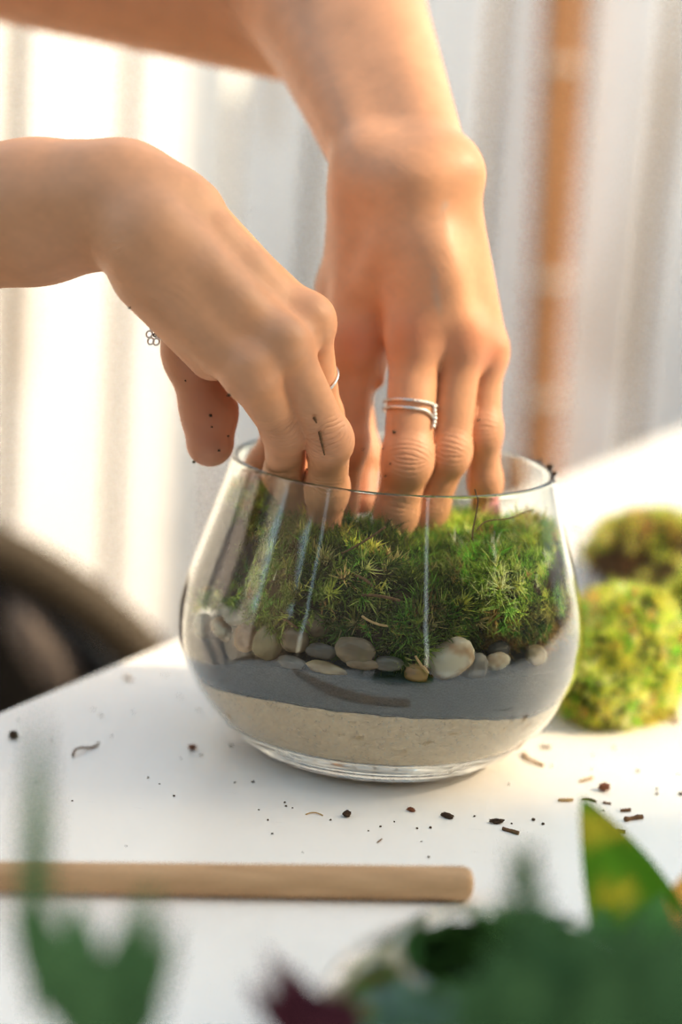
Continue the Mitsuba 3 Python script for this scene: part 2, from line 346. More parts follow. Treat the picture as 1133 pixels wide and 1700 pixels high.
def surface_points(m, n, rng, keep=None):
    p, fi = trimesh.sample.sample_surface(m, n, seed=int(rng.integers(1e6)))
    nn = m.face_normals[fi]
    if keep is not None:
        k = keep(p, nn); p, nn = p[k], nn[k]
    return p, nn
def pick(rng, n, mixd):
    names = list(mixd); w = np.array([mixd[k] for k in names], float); w /= w.sum()
    out = np.zeros((n, 3))
    for i in range(n):
        pal = PAL[names[rng.choice(len(names), p=w)]]; out[i] = np.array(pal[rng.integers(3)]) * PAL_
    return out
def moss_clump(lumps, n, L, mixd, seed, label, squeeze=None, keep=None, nparts=24, gain=1.0, colfn=None, name='moss_clump', jitter=.8, needles=32, width=.00030):
    rng = np.random.default_rng(seed)
    m = cat(lumps)
    if squeeze is not None: m = trimesh.Trimesh(squeeze(np.array(m.vertices)), m.faces, process=False)
    k = obj(name, None, label=label, cat='moss')
    obj('peat_base', mikit.ply(m, 'mat_peat', smooth=True), k)
    p, nn = surface_points(m, int(n * 1.7), rng, keep)
    out = np.ones(len(p), bool)
    for l_ in lumps: out &= ~l_.contains(p + nn * .0025)
    p, nn = p[out][:n], nn[out][:n]
    d = nn + rng.normal(0, jitter, p.shape) + V(0, 0, .35)
    Ls = L * (.55 + .85 * rng.random(len(p)))
    c = pick(rng, len(p), mixd)
    patch = meshkit.fbm(p * 70 + seed, 2)[:, None]; c = c * (.35 + 1.3 * np.clip((patch - .25) * 1.8, 0, 1))
    c = c * gain
    if colfn is not None: c = colfn(p, c, rng)
    if squeeze is not None:                       # start well inside, so that needles reach the glass
        p = p - nn * .0015
    near = np.argsort(np.linalg.norm(p - CAM, axis=1) + rng.random(len(p)) * .03)
    a, b = near[:nparts], near[nparts:]
    mm, cc = shoots(p[b], d[b], Ls[b], c[b], rng, needles, width, squeeze=squeeze)
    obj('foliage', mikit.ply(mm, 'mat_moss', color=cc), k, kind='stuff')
    for i in a:
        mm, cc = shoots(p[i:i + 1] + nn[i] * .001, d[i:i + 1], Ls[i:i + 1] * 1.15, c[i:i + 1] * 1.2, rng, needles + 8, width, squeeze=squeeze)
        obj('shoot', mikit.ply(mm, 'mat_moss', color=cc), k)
    return k
def facing(p, n): return (n[:, 1] < .45) | (n[:, 2] > .3)
def lm(px, py, y, radii, seed, amp=.26, sub=4, freq=2.6): return lump(seed, radii, amp, freq, sub, None, at_y(px, py, y))
def rustlow(zr):
    def fn(p, c, rng):
        low = np.clip((zr - p[:, 2]) / .012, 0, 1) * (rng.random(len(p)) < .75)
        return c * (1 - low[:, None]) + PAL_ * np.array(PAL['rust'])[rng.integers(0, 3, len(p))] * low[:, None]
    return fn
moss_clump([lm(400, 905, -.014, (.020, .045, .021), 1), lm(360, 915, -.005, (.017, .040, .020), 11), lm(458, 940, -.03, (.016, .03, .016), 12)], 1500, .0062, {'green': 4, 'deep': 2, 'pale': .8, 'rust': .9}, 21,
           'dark green moss clump along the left side of the bowl', in_bowl, facing, 24, gain=1.9)
moss_clump([lm(500, 965, -.038, (.024, .030, .019), 2), lm(590, 975, -.040, (.025, .030, .021), 3), lm(660, 1020, -.045, (.024, .029, .019), 4), lm(700, 985, -.03, (.028, .035, .017), 14)],
           2400, .0072, {'green': 5, 'deep': 2, 'pale': 1.5, 'rust': .45, 'yellow': .5, 'vivid': 2}, 22, 'mid green feathery moss clump at the centre front of the bowl', in_bowl, facing, 40, gain=.8)
moss_clump([lm(815, 968, -.02, (.024, .035, .019), 5), lm(872, 962, -.012, (.018, .035, .020), 6), lm(775, 930, .008, (.020, .03, .015), 15)], 1900, .0068,
           {'green': 4, 'yellow': 1.6, 'deep': 1, 'pale': .8, 'vivid': 2, 'rust': .4}, 23, 'bright green moss clump with rusty lower edge at the right of the bowl', in_bowl, facing, 30, gain=2.1,
           colfn=rustlow(at_y(860, 1010, -.05)[2]))  # gain brightens these needles in place of sun missing on this clump

# moss lying on the table to the right
def on_table(v):
    v = v.copy(); v[:, 2] = np.maximum(v[:, 2], .0006); return v
def mt(px, py, w, h, d, seed, amp=.2):
    q = at_z(px, py, 0); s = 1 / ppm(q)
    return lump(seed, (w * s / 2, d, h * s / 2), amp, 1.7, 4, None, q + V(0, d * .55, h * s / 2 * .82))
moss_clump([mt(1000, 1205, 150, 165, .026, 31), mt(1055, 1195, 150, 205, .028, 32), mt(1015, 1150, 130, 170, .03, 33)], 2600, .0062,
           {'yellow': 4, 'green': 2, 'rust': .6, 'vivid': .8}, 24, 'sunlit yellow green moss clump lying beside the bowl on the white table', on_table,
           None, 20, gain=2.1, colfn=rustlow(.010))
uk = moss_clump([mt(1085, 1000, 190, 150, .03, 41, .28), mt(1030, 960, 110, 60, .022, 42, .28)], 900, .0062, {'yellow': 4, 'green': 2, 'rust': 1.5}, 25,
           'upturned moss clump with shaggy brown underside behind the yellow green clump', on_table, lambda p, n: (n[:, 2] > .42) | ((p[:, 0] < at_y(1015, 900, .25)[0]) & (n[:, 2] > .1)), 12, gain=1.8)
rng = np.random.default_rng(31)
for i in range(70):                                  # brown roots hanging over the dark underside
    px, py = rng.uniform(1030, 1130), rng.uniform(850, 905); q = at_y(px, py, at_z(px, 1000, 0)[1] - .002 + .012 * rng.random())
    e = q + V(rng.normal() * .004, -.004 - .004 * rng.random(), -.010 - .010 * rng.random()); e[2] = max(e[2], .001)
    obj('root', mikit.ply(tube(spline([q, (q + e) / 2 + V(rng.normal() * .002, -.002, 0), e], 8), .00045, 5), 'mat_root', smooth=True), uk)
for (x0, y0), (x1, y1) in (((955, 880), (950, 965)), ((985, 890), (972, 985)), ((1000, 900), (990, 960)), ((940, 872), (975, 880))):
    b_ = at_z(x1, y1, 0) if y1 > 900 else at_y(x1, y1, .22); t_ = at_y(x0, y0, b_[1])
    obj('stem', mikit.ply(tube(spline([t_, (t_ + b_) / 2 + V(.001, 0, 0), b_ + V(0, 0, .0006)], 8), .0008, 6), 'mat_twig', smooth=True), uk)
moss_clump([mt(1165, 1120, 110, 190, .028, 51)], 1000, .006, {'yellow': 4, 'green': 3, 'rust': .6}, 26, 'moss clump cut off by the right edge of the picture', on_table, None, 8, gain=1.9)

# ------------------------------------------------------------------ the person
class Body:
    def __init__(s, xs, ys, zs):
        s.ax = [np.asarray(a, np.float32) for a in (xs, ys, zs)]
        s.D = np.full([len(a) for a in s.ax], .05, np.float32)
    def block(s, lo, hi):
        return tuple(slice(max(0, np.searchsorted(a, l) - 1), min(len(a), np.searchsorted(a, h) + 1)) for a, l, h in zip(s.ax, lo, hi))
    def xyz(s, b):
        return s.ax[0][b[0]][:, None, None], s.ax[1][b[1]][None, :, None], s.ax[2][b[2]][None, None, :]
def smin(a, b, k):
    h = np.maximum(k - np.abs(a - b), 0) / k
    return np.minimum(a, b) - h * h * k * .25
def d_cone(X, Y, Z, a, b, ra, rb):
    ba = (b - a).astype(np.float32); l2 = float(ba @ ba) + 1e-12
    x, y, z = X - np.float32(a[0]), Y - np.float32(a[1]), Z - np.float32(a[2])
    t = np.clip((x * ba[0] + y * ba[1] + z * ba[2]) / np.float32(l2), 0, 1)
    return np.sqrt((x - ba[0] * t) ** 2 + (y - ba[1] * t) ** 2 + (z - ba[2] * t) ** 2) - (np.float32(ra) + np.float32(rb - ra) * t)
def bounds(cones, pad):
    P = np.array([c for cn in cones for c in (cn[0], cn[1])]); R = max(max(c[2], c[3]) for c in cones) + pad
    return P.min(0) - R, P.max(0) + R
def add(body, cone, k):
    b = body.block(*bounds([cone], k + .004)); X, Y, Z = body.xyz(b)
    body.D[b] = smin(body.D[b], d_cone(X, Y, Z, *cone), np.float32(k))
def carve(body, cone, k):
    b = body.block(*bounds([cone], k + .004)); X, Y, Z = body.xyz(b)
    body.D[b] = -smin(-body.D[b], d_cone(X, Y, Z, *cone), np.float32(k))
def finger(body, P, cones, k, kin=.004):
    lo, hi = bounds(cones, k + .004); b = body.block(lo, hi); X, Y, Z = body.xyz(b)
    f = None
    for c in cones:
        d = d_cone(X, Y, Z, *c); f = d if f is None else smin(f, d, np.float32(kin))
    body.D[b] = np.minimum(body.D[b], smin(P[b], f, np.float32(k)))
def growing(a, step, end, g=1.09, most=.014):
    out, sgn = [], np.sign(end - a)
    while (end - a) * sgn > 0:
        step = min(step * g, most); a += sgn * step; out.append(a)
    return out
hs = .00095
def axis(lo, a, b, hi): return np.array(growing(a, hs, lo)[::-1] + list(np.arange(a, b, hs)) + growing(b, hs, hi))
body = Body(axis(-.92, -.168, .074, .11), axis(-.30, -.122, .060, .46), axis(-.42, .058, .285, .82))
def J(px, py, y): return at_y(px, py, y)
def cone(A, B):
    a, b = J(*A[:3]), J(*B[:3]); return (a, b, A[3] / ppm(a), B[3] / ppm(b))
def wcone(a, b, ra, rb): return (V(*a), V(*b), ra, rb)

# trunk: upper body (outside the frame on the left), arms, palms
SL, SR = V(-.50, .31, .41), V(-.60, -.02, .40)
add(body, wcone((-.72, .14, -.40), (-.70, .14, .05), .145, .13), .05)
add(body, wcone((-.72, .05, .10), (-.68, .03, .30), .11, .10), .06)
add(body, wcone((-.72, .23, .10), (-.66, .25, .30), .11, .10), .06)
add(body, wcone(SL, SR, .055, .055), .08)
add(body, wcone((-.63, .14, .38), (-.57, .14, .50), .055, .05), .05)
add(body, wcone((-.55, .14, .585), (-.525, .14, .55), .083, .07), .03)          # head, bent over the bowl
add(body, wcone((-.462, .14, .535), (-.448, .14, .515), .010, .013), .012)       # nose
add(body, wcone((-.48, .14, .475), (-.47, .14, .48), .03, .025), .025)           # chin
for s in (-1, 1): add(body, wcone((-.56, .14 + s * .082, .56), (-.565, .14 + s * .086, .59), .014, .018), .008)   # ears
# arm B (her left, far): upper arm, forearm, palm
E_B = (525, -45, .17, 118)
add(body, (SL, J(*E_B[:3]), .052, 118 / ppm(J(*E_B[:3]))), .02)
add(body, cone((470, 5, .19, 126), (-250, -178, .27, 160)), .02)
add(body, cone((600, -10, .125, 100), (722, 285, .012, 61)), .012)
add(body, cone((530, 10, .135, 112), (622, 285, .02, 60)), .012)
add(body, cone(E_B, (560, 20, .13, 108)), .02)
add(body, cone((612, 285, .016, 57), (718, 288, .010, 57)), .012)
PB_ = [((608, 325, .012, 44), (588, 572, .014, 41)), ((655, 310, .004, 50), (690, 558, -.002, 41)), ((700, 305, .002, 50), (766, 562, .002, 37)), ((745, 312, .010, 45), (806, 582, .013, 29))]
for A, B in PB_: add(body, cone(A, B), .010)
for A, B in PB_: add(body, cone((A[0], A[1] + 10, A[2] + .012, A[3] * .9), (B[0], B[1] - 25, B[2] + .010, B[3] * .9)), .012)
add(body, cone((600, 345, .022, 42), (573, 480, .034, 41)), .012)                 # ball of the thumb
add(body, cone((765, 268, .012, 22), (768, 280, .010, 24)), .012)                 # ulna knob
# arm A (her right, near)
W_A = (185, 337, -.062, 102)
add(body, (SR, V(-.42, .03, .20), .052, .046), .02)
add(body, (V(-.42, .03, .20), J(-160, 378, -.035), .044, 128 / ppm(J(-160, 378, -.035))), .02)
add(body, cone((-160, 378, -.035, 128), (60, 352, -.055, 112)), .02)
add(body, cone((60, 352, -.055, 112), (178, 338, -.062, 102)), .010)
add(body, cone((178, 338, -.062, 100), (215, 320, -.060, 84)), .008)
PA_ = [((232, 420, -.082, 62), (417, 622, -.083, 41)), ((245, 375, -.080, 64), (470, 572, -.074, 44)), ((265, 333, -.064, 60), (506, 538, -.055, 45)), ((285, 330, -.045, 58), (505, 545, -.032, 42))]
for A, B in PA_: add(body, cone(A, B), .009)
add(body, cone((240, 468, -.072, 48), (352, 592, -.070, 40)), .010)               # edge of the palm
add(body, cone((285, 400, -.045, 60), (400, 560, -.040, 55)), .012)               # palm underside
add(body, cone((316, 330, -.062, 30), (330, 338, -.060, 28)), .012)               # wrist knob
# tendons
def on_skin(px, py, sink):
    d = ray(px, py); s_ = np.arange(.50, 1.05, .0004); P = CAM + s_[:, None] * d
    ix = [np.clip(np.searchsorted(a, P[:, i]), 0, len(a) - 1) for i, a in enumerate(body.ax)]
    k = np.argmax(body.D[tuple(ix)] < 0); return P[k] + d * sink
def tendon(pts, r, proud, k=.007):
    q = [on_skin(px, py, r - proud) for px, py in pts]; n = len(q) - 1
    for i in range(n):
        f0, f1 = math.sin(math.pi * min(1, .25 + .6 * i / n)), math.sin(math.pi * min(1, .25 + .6 * (i + 1) / n))
        add(body, (q[i] + fwd * .0006 * (1 - f0), q[i + 1] + fwd * .0006 * (1 - f1), r * (.75 + .25 * f0), r * (.75 + .25 * f1)), k)
tendon([(684, 400), (688, 460), (691, 525)], .0036, -.0002, .009)
add(body, cone((728, 430, -.007, 30), (730, 520, -.008, 26)), .014)
tendon([(728, 400), (746, 460), (762, 525)], .0032, -.0005, .009)
tendon([(632, 410), (612, 470), (596, 535)], .0032, -.0005, .009)
tendon([(370, 390), (420, 450), (470, 505)], .0040, .0002, .009)
tendon([(350, 450), (400, 505), (440, 550)], .0038, .0002, .009)
add(body, cone((622, 585, .016, 26), (630, 632, .013, 9)), .008)                # web between index and middle finger
add(body, cone((728, 580, .006, 22), (724, 606, .004, 12)), .006)
P0 = body.D.copy()
ABOVE = V(0, -1, .35) / np.linalg.norm(V(0, -1, .35))
def chain(js, k=.007, knuckles=True, kin=.004):
    cs = [cone(js[i], js[i + 1]) for i in range(len(js) - 1)]
    if knuckles:
        for i in range(1, len(js) - 1):
            q, r = J(*js[i][:3]), js[i][3] / ppm(J(*js[i][:3]))
            ax = J(*js[i + 1][:3]) - J(*js[i - 1][:3]); ax /= np.linalg.norm(ax)
            off = -fwd - ax * (-fwd @ ax); off /= np.linalg.norm(off)
            cs.append((q + off * r * .07 - ax * .002, q + off * r * .07 + ax * .002, r * .95, r * .95))
        # slimmer between the joints
    finger(body, P0, cs, k, kin)
    return js
FB = {'index': [(588, 578, .014, 41), (574, 735, .010, 36), (562, 830, .016, 31), (553, 890, .022, 26)],
      'middle': [(690, 562, -.002, 41), (677, 762, -.018, 40), (658, 850, -.012, 34), (652, 903, -.006, 28)],
      'ring': [(766, 566, .002, 37), (746, 750, -.006, 34), (713, 845, -.002, 29), (697, 900, .002, 24)],
      'pinky': [(806, 586, .013, 29), (802, 715, .006, 30), (806, 800, .010, 25.5), (805, 858, .014, 22)],
      'thumb': [(573, 480, .034, 41), (582, 640, .050, 32), (604, 755, .040, 27), (602, 830, .028, 25)]}
FA = {'pinky': [(417, 625, -.083, 41), (473, 712, -.058, 36), (475, 785, -.028, 33), (492, 843, -.022, 26)],
      'ring': [(470, 575, -.074, 44), (547, 728, -.056, 36), (544, 812, -.036, 33), (538, 880, -.030, 28)],
      'middle': [(506, 540, -.055, 45), (536, 690, -.030, 31), (533, 790, -.012, 28), (525, 850, -.006, 25)],
      'index': [(503, 548, -.032, 41), (478, 700, -.002, 33), (440, 775, .006, 29), (408, 815, .012, 25)],
      'thumb': [(300, 480, -.045, 50), (318, 588, -.030, 45), (347, 680, -.032, 44), (349, 735, -.036, 40)]}
for d_f in (FB, FA):
    for n_, js in d_f.items(): chain(js, .009 if n_ == 'thumb' else .006)
# knuckles of the back of hand B and of hand A
def bump(px, py, y, r, k=.005): add(body, cone((px, py - 5, y, r), (px, py + 5, y, r)), k)
for (px, py, y, r) in ((588, 572, .010, 34), (690, 558, -.0065, 34), (767, 562, -.001, 30), (809, 585, .010, 24)): bump(px, py, y, r, .010)
for (px, py, y, r) in ((516, 532, -.062, 37), (470, 568, -.084, 34), (415, 615, -.090, 30)): bump(px, py, y, r, .007)

def surface_nets(D, ax):
    nx, ny, nz = D.shape
    I = (D < 0)
    s = np.zeros((nx - 1, ny - 1, nz - 1), np.uint8)
    for a in (0, 1):
        for b in (0, 1):
            for c in (0, 1): s += I[a:nx - 1 + a, b:ny - 1 + b, c:nz - 1 + c]
    act = np.argwhere((s > 0) & (s < 8)); del s
    idx = np.full((nx - 1, ny - 1, nz - 1), -1, np.int32); idx[tuple(act.T)] = np.arange(len(act))
    acc, cnt = np.zeros((len(act), 3)), np.zeros(len(act))
    cor = [(a, b, c) for a in (0, 1) for b in (0, 1) for c in (0, 1)]
    val = {q: D[tuple((act + q).T)] for q in cor}
    pos = {q: np.stack([ax[i][act[:, i] + q[i]] for i in range(3)], 1) for q in cor}
    for q in cor:
        for i in range(3):
            if q[i] == 0:
                r = tuple(1 if j == i else q[j] for j in range(3))
                x = (val[q] < 0) != (val[r] < 0)
                t = val[q][x] / (val[q][x] - val[r][x])
                acc[x] += pos[q][x] + t[:, None] * (pos[r][x] - pos[q][x]); cnt[x] += 1
    v = acc / cnt[:, None]
    fs = []
    for i in range(3):
        A = I.take(range(D.shape[i] - 1), i) if False else I[tuple(slice(0, -1) if j == i else slice(None) for j in range(3))]
        B = I[tuple(slice(1, None) if j == i else slice(None) for j in range(3))]
        e = np.argwhere(A != B); sign = A[tuple(e.T)]
        j, k = [(1, 2), (2, 0), (0, 1)][i]
        ok = (e[:, j] > 0) & (e[:, k] > 0) & (e[:, j] < D.shape[j] - 1) & (e[:, k] < D.shape[k] - 1)
        e, sign = e[ok], sign[ok]
        def at(dj, dk):
            q = e.copy(); q[:, j] -= dj; q[:, k] -= dk; return idx[tuple(q.T)]
        q4 = np.stack([at(1, 1), at(0, 1), at(0, 0), at(1, 0)], 1)
        q4[~sign] = q4[~sign][:, ::-1]
        fs.append(q4)
    q = np.vstack(fs)
    return trimesh.Trimesh(v, np.vstack([q[:, [0, 1, 2]], q[:, [0, 2, 3]]]), process=False)
skin = surface_nets(body.D, body.ax)
lap = trimesh.smoothing.laplacian_calculation(skin, equal_weight=True).tocsr()
trimesh.smoothing.filter_taubin(skin, lamb=.5, nu=.52, iterations=6, laplacian_operator=lap)
del P0
def soften(px, py, y, reach, it):
    v = np.array(skin.vertices); c = J(px, py, y)
    w = np.clip(1.6 - 1.6 * np.linalg.norm(v - c, axis=1) / reach, 0, 1)[:, None] * .6
    near_ = np.nonzero(w[:, 0] > 0)[0]; sub = lap[near_]
    for _ in range(it): v[near_] += w[near_] * (sub.dot(v) - v[near_])
    skin.vertices = v
soften(672, 285, -.012, .042, 90)
soften(700, 440, -.016, .034, 60)
soften(718, 455, -.012, .022, 60)
soften(195, 330, -.085, .036, 60)
soften(380, 470, -.085, .030, 12)
WR = []   # wrinkled joints: centre, axis, reach, wavelength, strength
for d_f, names, am in ((FB, ('middle', 'ring', 'pinky'), .9), (FA, ('pinky', 'ring'), 1.5)):
    for n_ in names:
        js = d_f[n_]
        for i, amp, reach in ((1, am, .0085), (2, am * .55, .006)):
            ax_ = J(*js[i + 1][:3]) - J(*js[i - 1][:3]); ax_ /= np.linalg.norm(ax_)
            WR.append((on_skin(*js[i][:2], .0), ax_, reach, .0021, amp))
WR.append((on_skin(185, 425, .0), J(215, 480, -.08) - J(170, 410, -.08), .011, .0030, .5))
WR.append((on_skin(270, 500, .0), J(300, 420, -.08) - J(240, 580, -.08), .012, .0030, .5))
for rnd in range(2):                                  # finer mesh round the joints, then the creases pressed in
    tc = np.array(skin.vertices)[skin.faces].mean(1)
    fi = np.unique(np.concatenate([np.nonzero(np.linalg.norm(tc - c, axis=1) < r * 1.75)[0] for c, a_, r, l_, m_ in WR]))
    v_, f_ = trimesh.remesh.subdivide(np.array(skin.vertices), np.array(skin.faces), face_index=fi)
    skin = trimesh.Trimesh(v_, f_, process=False)
v_, n_ = np.array(skin.vertices), np.array(skin.vertex_normals)
dep = np.zeros(len(v_))
for c, a_, r, l_, m_ in WR:
    a_ = a_ / np.linalg.norm(a_); q = v_ - c; d_ = np.linalg.norm(q, axis=1); k = np.nonzero(d_ < r * 1.8)[0]
    q = q[k]; s_ = q @ a_; side = np.linalg.norm(q - s_[:, None] * a_, axis=1)
    s_ = s_ + np.sign(s_) * side ** 2 * 28          # the creases bow round the joint
    g = np.sin(s_ * 2 * np.pi / l_ + (meshkit.noise(v_[k] * 300) - .5) * 3.0)
    dep[k] += m_ * np.exp(-(d_[k] / r) ** 2) * (.5 + .5 * g) ** 3 * (.6 + .8 * meshkit.noise(v_[k] * 420 + 7))
skin.vertices = v_ - n_ * (dep * .00030)[:, None]
body_D = body.D
sv = np.array(skin.vertices)
# skin colour: warmer on the knuckles and finger ends, paler between
base = np.tile(V(.575, .280, .146), (len(sv), 1))
mott = meshkit.fbm(sv * 90, 3)[:, None]; base *= (.86 + .28 * mott) * (.95 + .10 * meshkit.fbm(sv * 420, 2)[:, None])
def tint(px, py, y, r_mm, col, amt):
    global base
    q = J(px, py, y); w = np.exp(-(np.linalg.norm(sv - q, axis=1) / (r_mm * .001)) ** 2)[:, None] * amt
    base = base * (1 - w) + np.asarray(col) * w
RED = (.54, .215, .115)
for d_f in (FB, FA):
    for n_, js in d_f.items():
        tint(*js[0][:3], 12, RED, .35); tint(*js[1][:3], 11, RED, .45)
        tint(*js[2][:3], 10, (.58, .27, .18), .4); tint(*js[3][:3], 12, (.55, .25, .18), .6)
for (px, py, y) in ((588, 565, .0), (690, 552, -.012), (767, 556, -.006), (812, 585, .0)): tint(px, py, y, 9, (.50, .17, .085), .8)
for q_ in ((318, 600, -.07), (345, 690, -.07), (350, 740, -.07), (335, 650, -.07)): tint(*q_[:2], -.055, 16, (.42, .14, .072), .7)  # hanging thumb: redder pad skin, darkened further to paint in its shade
VEIN = (.42, .33, .26)
def vein(pts, amt=.5, w=.0016):
    global base
    q = spline([J(*p) for p in pts], 60); d, _ = cKDTree(q).query(sv)
    ww = np.exp(-(d / w) ** 2)[:, None] * amt; base = base * (1 - ww) + np.asarray(VEIN) * ww
vein([(695, 330, -.018), (712, 400, -.020), (722, 470, -.018), (735, 540, -.012)])
vein([(740, 340, -.008), (728, 400, -.018), (722, 460, -.018)])
vein([(300, 400, -.102), (360, 440, -.095), (430, 500, -.09)], .35)
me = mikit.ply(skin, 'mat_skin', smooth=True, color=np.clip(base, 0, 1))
def skin_bump(p, n, uv):
    return (tnoise(p.x * 1500, p.y * 1500, p.z * 1500) + tnoise(p.x * 820, p.y * 820, p.z * 820)) * .5
scene['mat_skin'] = {'type': 'twosided', 'bsdf': {'type': 'bumpmap', 'tex': proc(skin_bump, 2.5e-4), 'scale': .00010, 'bsdf':
    {'type': 'principled', 'base_color': {'type': 'mesh_attribute', 'name': 'vertex_color'}, 'roughness': .48, 'specular': .38, 'sheen': .25, 'sheen_tint': .6}}}
pk = obj('person', me, label='person in a light grey shirt pressing moss into the bowl with both bare hands', cat='person')
def shirt():
    b = Body(np.arange(-.96, -.30, .008), np.arange(-.16, .46, .008), np.arange(-.44, .50, .008))
    for c, k in ((wcone((-.72, .14, -.40), (-.70, .14, .05), .155, .14), .05), (wcone((-.72, .05, .10), (-.68, .03, .30), .12, .11), .06), (wcone((-.72, .23, .10), (-.66, .25, .30), .12, .11), .06),
                 (wcone(SL, SR, .066, .066), .08), (wcone(SL, J(35, -118, .235), .070, .058), .03), (wcone(SR, (-.49, .01, .28), .064, .062), .03)): add(b, c, k)
    m = surface_nets(b.D, b.ax); trimesh.smoothing.filter_taubin(m, iterations=5); return m
obj('shirt', mikit.ply(shirt(), 'mat_shirt', smooth=True), pk)
hair = lump(77, (.098, .094, .095), .06, 3, 4, None, (-.572, .14, .605))
obj('hair', mikit.ply(hair, 'mat_hair', smooth=True), pk)
# visible nail of the far hand's little finger
q = J(*FB['pinky'][3][:3]); r = FB['pinky'][3][3] / ppm(q); ax_ = J(*FB['pinky'][3][:3]) - J(*FB['pinky'][2][:3]); ax_ /= np.linalg.norm(ax_)
out = -fwd * .85 + RIGHT * .35; out -= ax_ * (out @ ax_); out /= np.linalg.norm(out); sd = np.cross(ax_, out)
na = trimesh.creation.icosphere(subdivisions=3); nv = np.array(na.vertices)
nv = q - ax_ * .0062 + out * (r * .92) + nv[:, :1] * sd * r * .74 + nv[:, 1:2] * ax_ * .0060 + nv[:, 2:] * out * r * .46
obj('nail', mikit.ply(trimesh.Trimesh(nv, na.faces, process=False), 'mat_nail', smooth=True), pk, label='glossy pink fingernail')

# ------------------------------------------------------------------ rings
def ring_on(js, i, t, tilt, wire, label, up=None, grow=1.04, wave=0.0, shape=True):
    a, b = J(*js[i][:3]), J(*js[i + 1][:3]); ra, rb = js[i][3] / ppm(a), js[i + 1][3] / ppm(b)
    ax_ = (b - a) / np.linalg.norm(b - a); c = a + (b - a) * t; r = (ra + (rb - ra) * t) * grow + wire * .3
    R = frame(ax_, RIGHT); th = np.linspace(0, 2 * np.pi, 73)
    pts = c + r * (np.cos(th)[:, None] * R[:, 0] + np.sin(th)[:, None] * R[:, 1])
    s = (pts - c) @ RIGHT / r
    pts = pts + ax_ * (tilt * s * r)[:, None] + ax_ * (wave * np.clip(s - .45, 0, 1) ** 2 * 6)[:, None]
    return c, R, r, pts, ax_
c, R, r, pts, ax_ = ring_on(FB['middle'], 0, .55, .04, .0006, '', grow=1.06)
rk = obj('ring', mikit.ply(tube(pts, .00062, 10, False), 'mat_silver', smooth=True), label='upper thin silver ring with small stones on the middle finger', cat='ring')
for s in np.linspace(.1, .95, 9):
    k = np.argmin(np.linalg.norm(pts - (c + RIGHT * r * s - fwd * r * math.sqrt(max(0, 1 - s * s))), axis=1))
    obj('stone', mikit.ply(trimesh.Trimesh(np.array(trimesh.creation.icosphere(subdivisions=1).vertices) * .0007 + pts[k] - fwd * .0003, trimesh.creation.icosphere(subdivisions=1).faces, process=False), 'mat_silver'), rk)
c, R, r, pts, ax_ = ring_on(FB['middle'], 0, .615, .05, .0006, '', grow=1.06, wave=.0022)
rk = obj('ring', mikit.ply(tube(pts, .00070, 10, False), 'mat_silver', smooth=True), label='lower silver ring with pointed stone setting on the middle finger', cat='ring')
for k in range(6):
    s0 = pts[np.argmax(pts @ RIGHT - pts @ fwd * .6)]
    obj('stone', mikit.ply(trimesh.Trimesh(np.array(trimesh.creation.icosphere(subdivisions=1).vertices) * .0010 + s0 + ax_ * (.0016 * (k - 3)) + RIGHT * .0002 * (3 - abs(k - 3)), trimesh.creation.icosphere(subdivisions=1).faces, process=False), 'mat_silver'), rk)
c, R, r, pts, ax_ = ring_on(FA['middle'], 0, .62, -.35, .0006, '', grow=1.06)
obj('ring', mikit.ply(tube(pts, .00062, 10, False), 'mat_silver', smooth=True), label='thin plain silver ring on the near hand, beside the far hand', cat='ring')
c, R, r, pts, ax_ = ring_on(FA['thumb'], 0, .93, 0, .0006, '', grow=1.0)
rk = obj('ring', mikit.ply(tube(pts, .0007, 10, False), 'mat_silver', smooth=True), label='silver thumb ring with open flower setting', cat='ring')
fc = J(257, 556, -.052); fo = V(-.7, -.3, .2); fo /= np.linalg.norm(fo); Rf = frame(V(-.35, -.9, .3))
for k in range(6):
    th = np.linspace(0, 2 * np.pi, 17); a0 = k * np.pi / 3
    pt = fc + Rf[:, 0] * .0024 * math.cos(a0) + Rf[:, 1] * .0030 * math.sin(a0)
    obj('petal', mikit.ply(tube(pt + .0013 * (np.cos(th)[:, None] * Rf[:, 0] + np.sin(th)[:, None] * Rf[:, 1]), .00035, 6, False), 'mat_silver', smooth=True), rk)
obj('petal', mikit.ply(tube([fc, fc + (c - fc) * .5, c + (fc - c) * .3], .0009, 8), 'mat_silver', smooth=True), rk)

# ------------------------------------------------------------------ stick on the table
R_ST = .0062
a, b = at_z(-120, 1452, R_ST), at_z(785, 1466, R_ST); dst = (b - a) / np.linalg.norm(b - a)
L_ = np.linalg.norm(b - a); tt = np.r_[0, .0005, np.linspace(.002, L_ - .004, 20), L_ - .0022, L_ - .0009, L_ - .0002]
rr = np.r_[.004, .0055, np.linspace(.0050, R_ST, 20), R_ST * .95, R_ST * .82, R_ST * .55]
st = tube(a + dst * tt[:, None], rr, 28); sv2 = np.array(st.vertices); sv2[:, 2] = np.where(sv2[:, 2] > R_ST, R_ST + (sv2[:, 2] - R_ST) * .92, sv2[:, 2])
sv2[:, 2] -= sv2[:, 2].min()
obj('wooden_stick', mikit.ply(trimesh.Trimesh(sv2, st.faces, process=False), 'mat_stick', smooth=40), label='smooth light brown wooden stick with rounded end lying on the table', cat='stick')

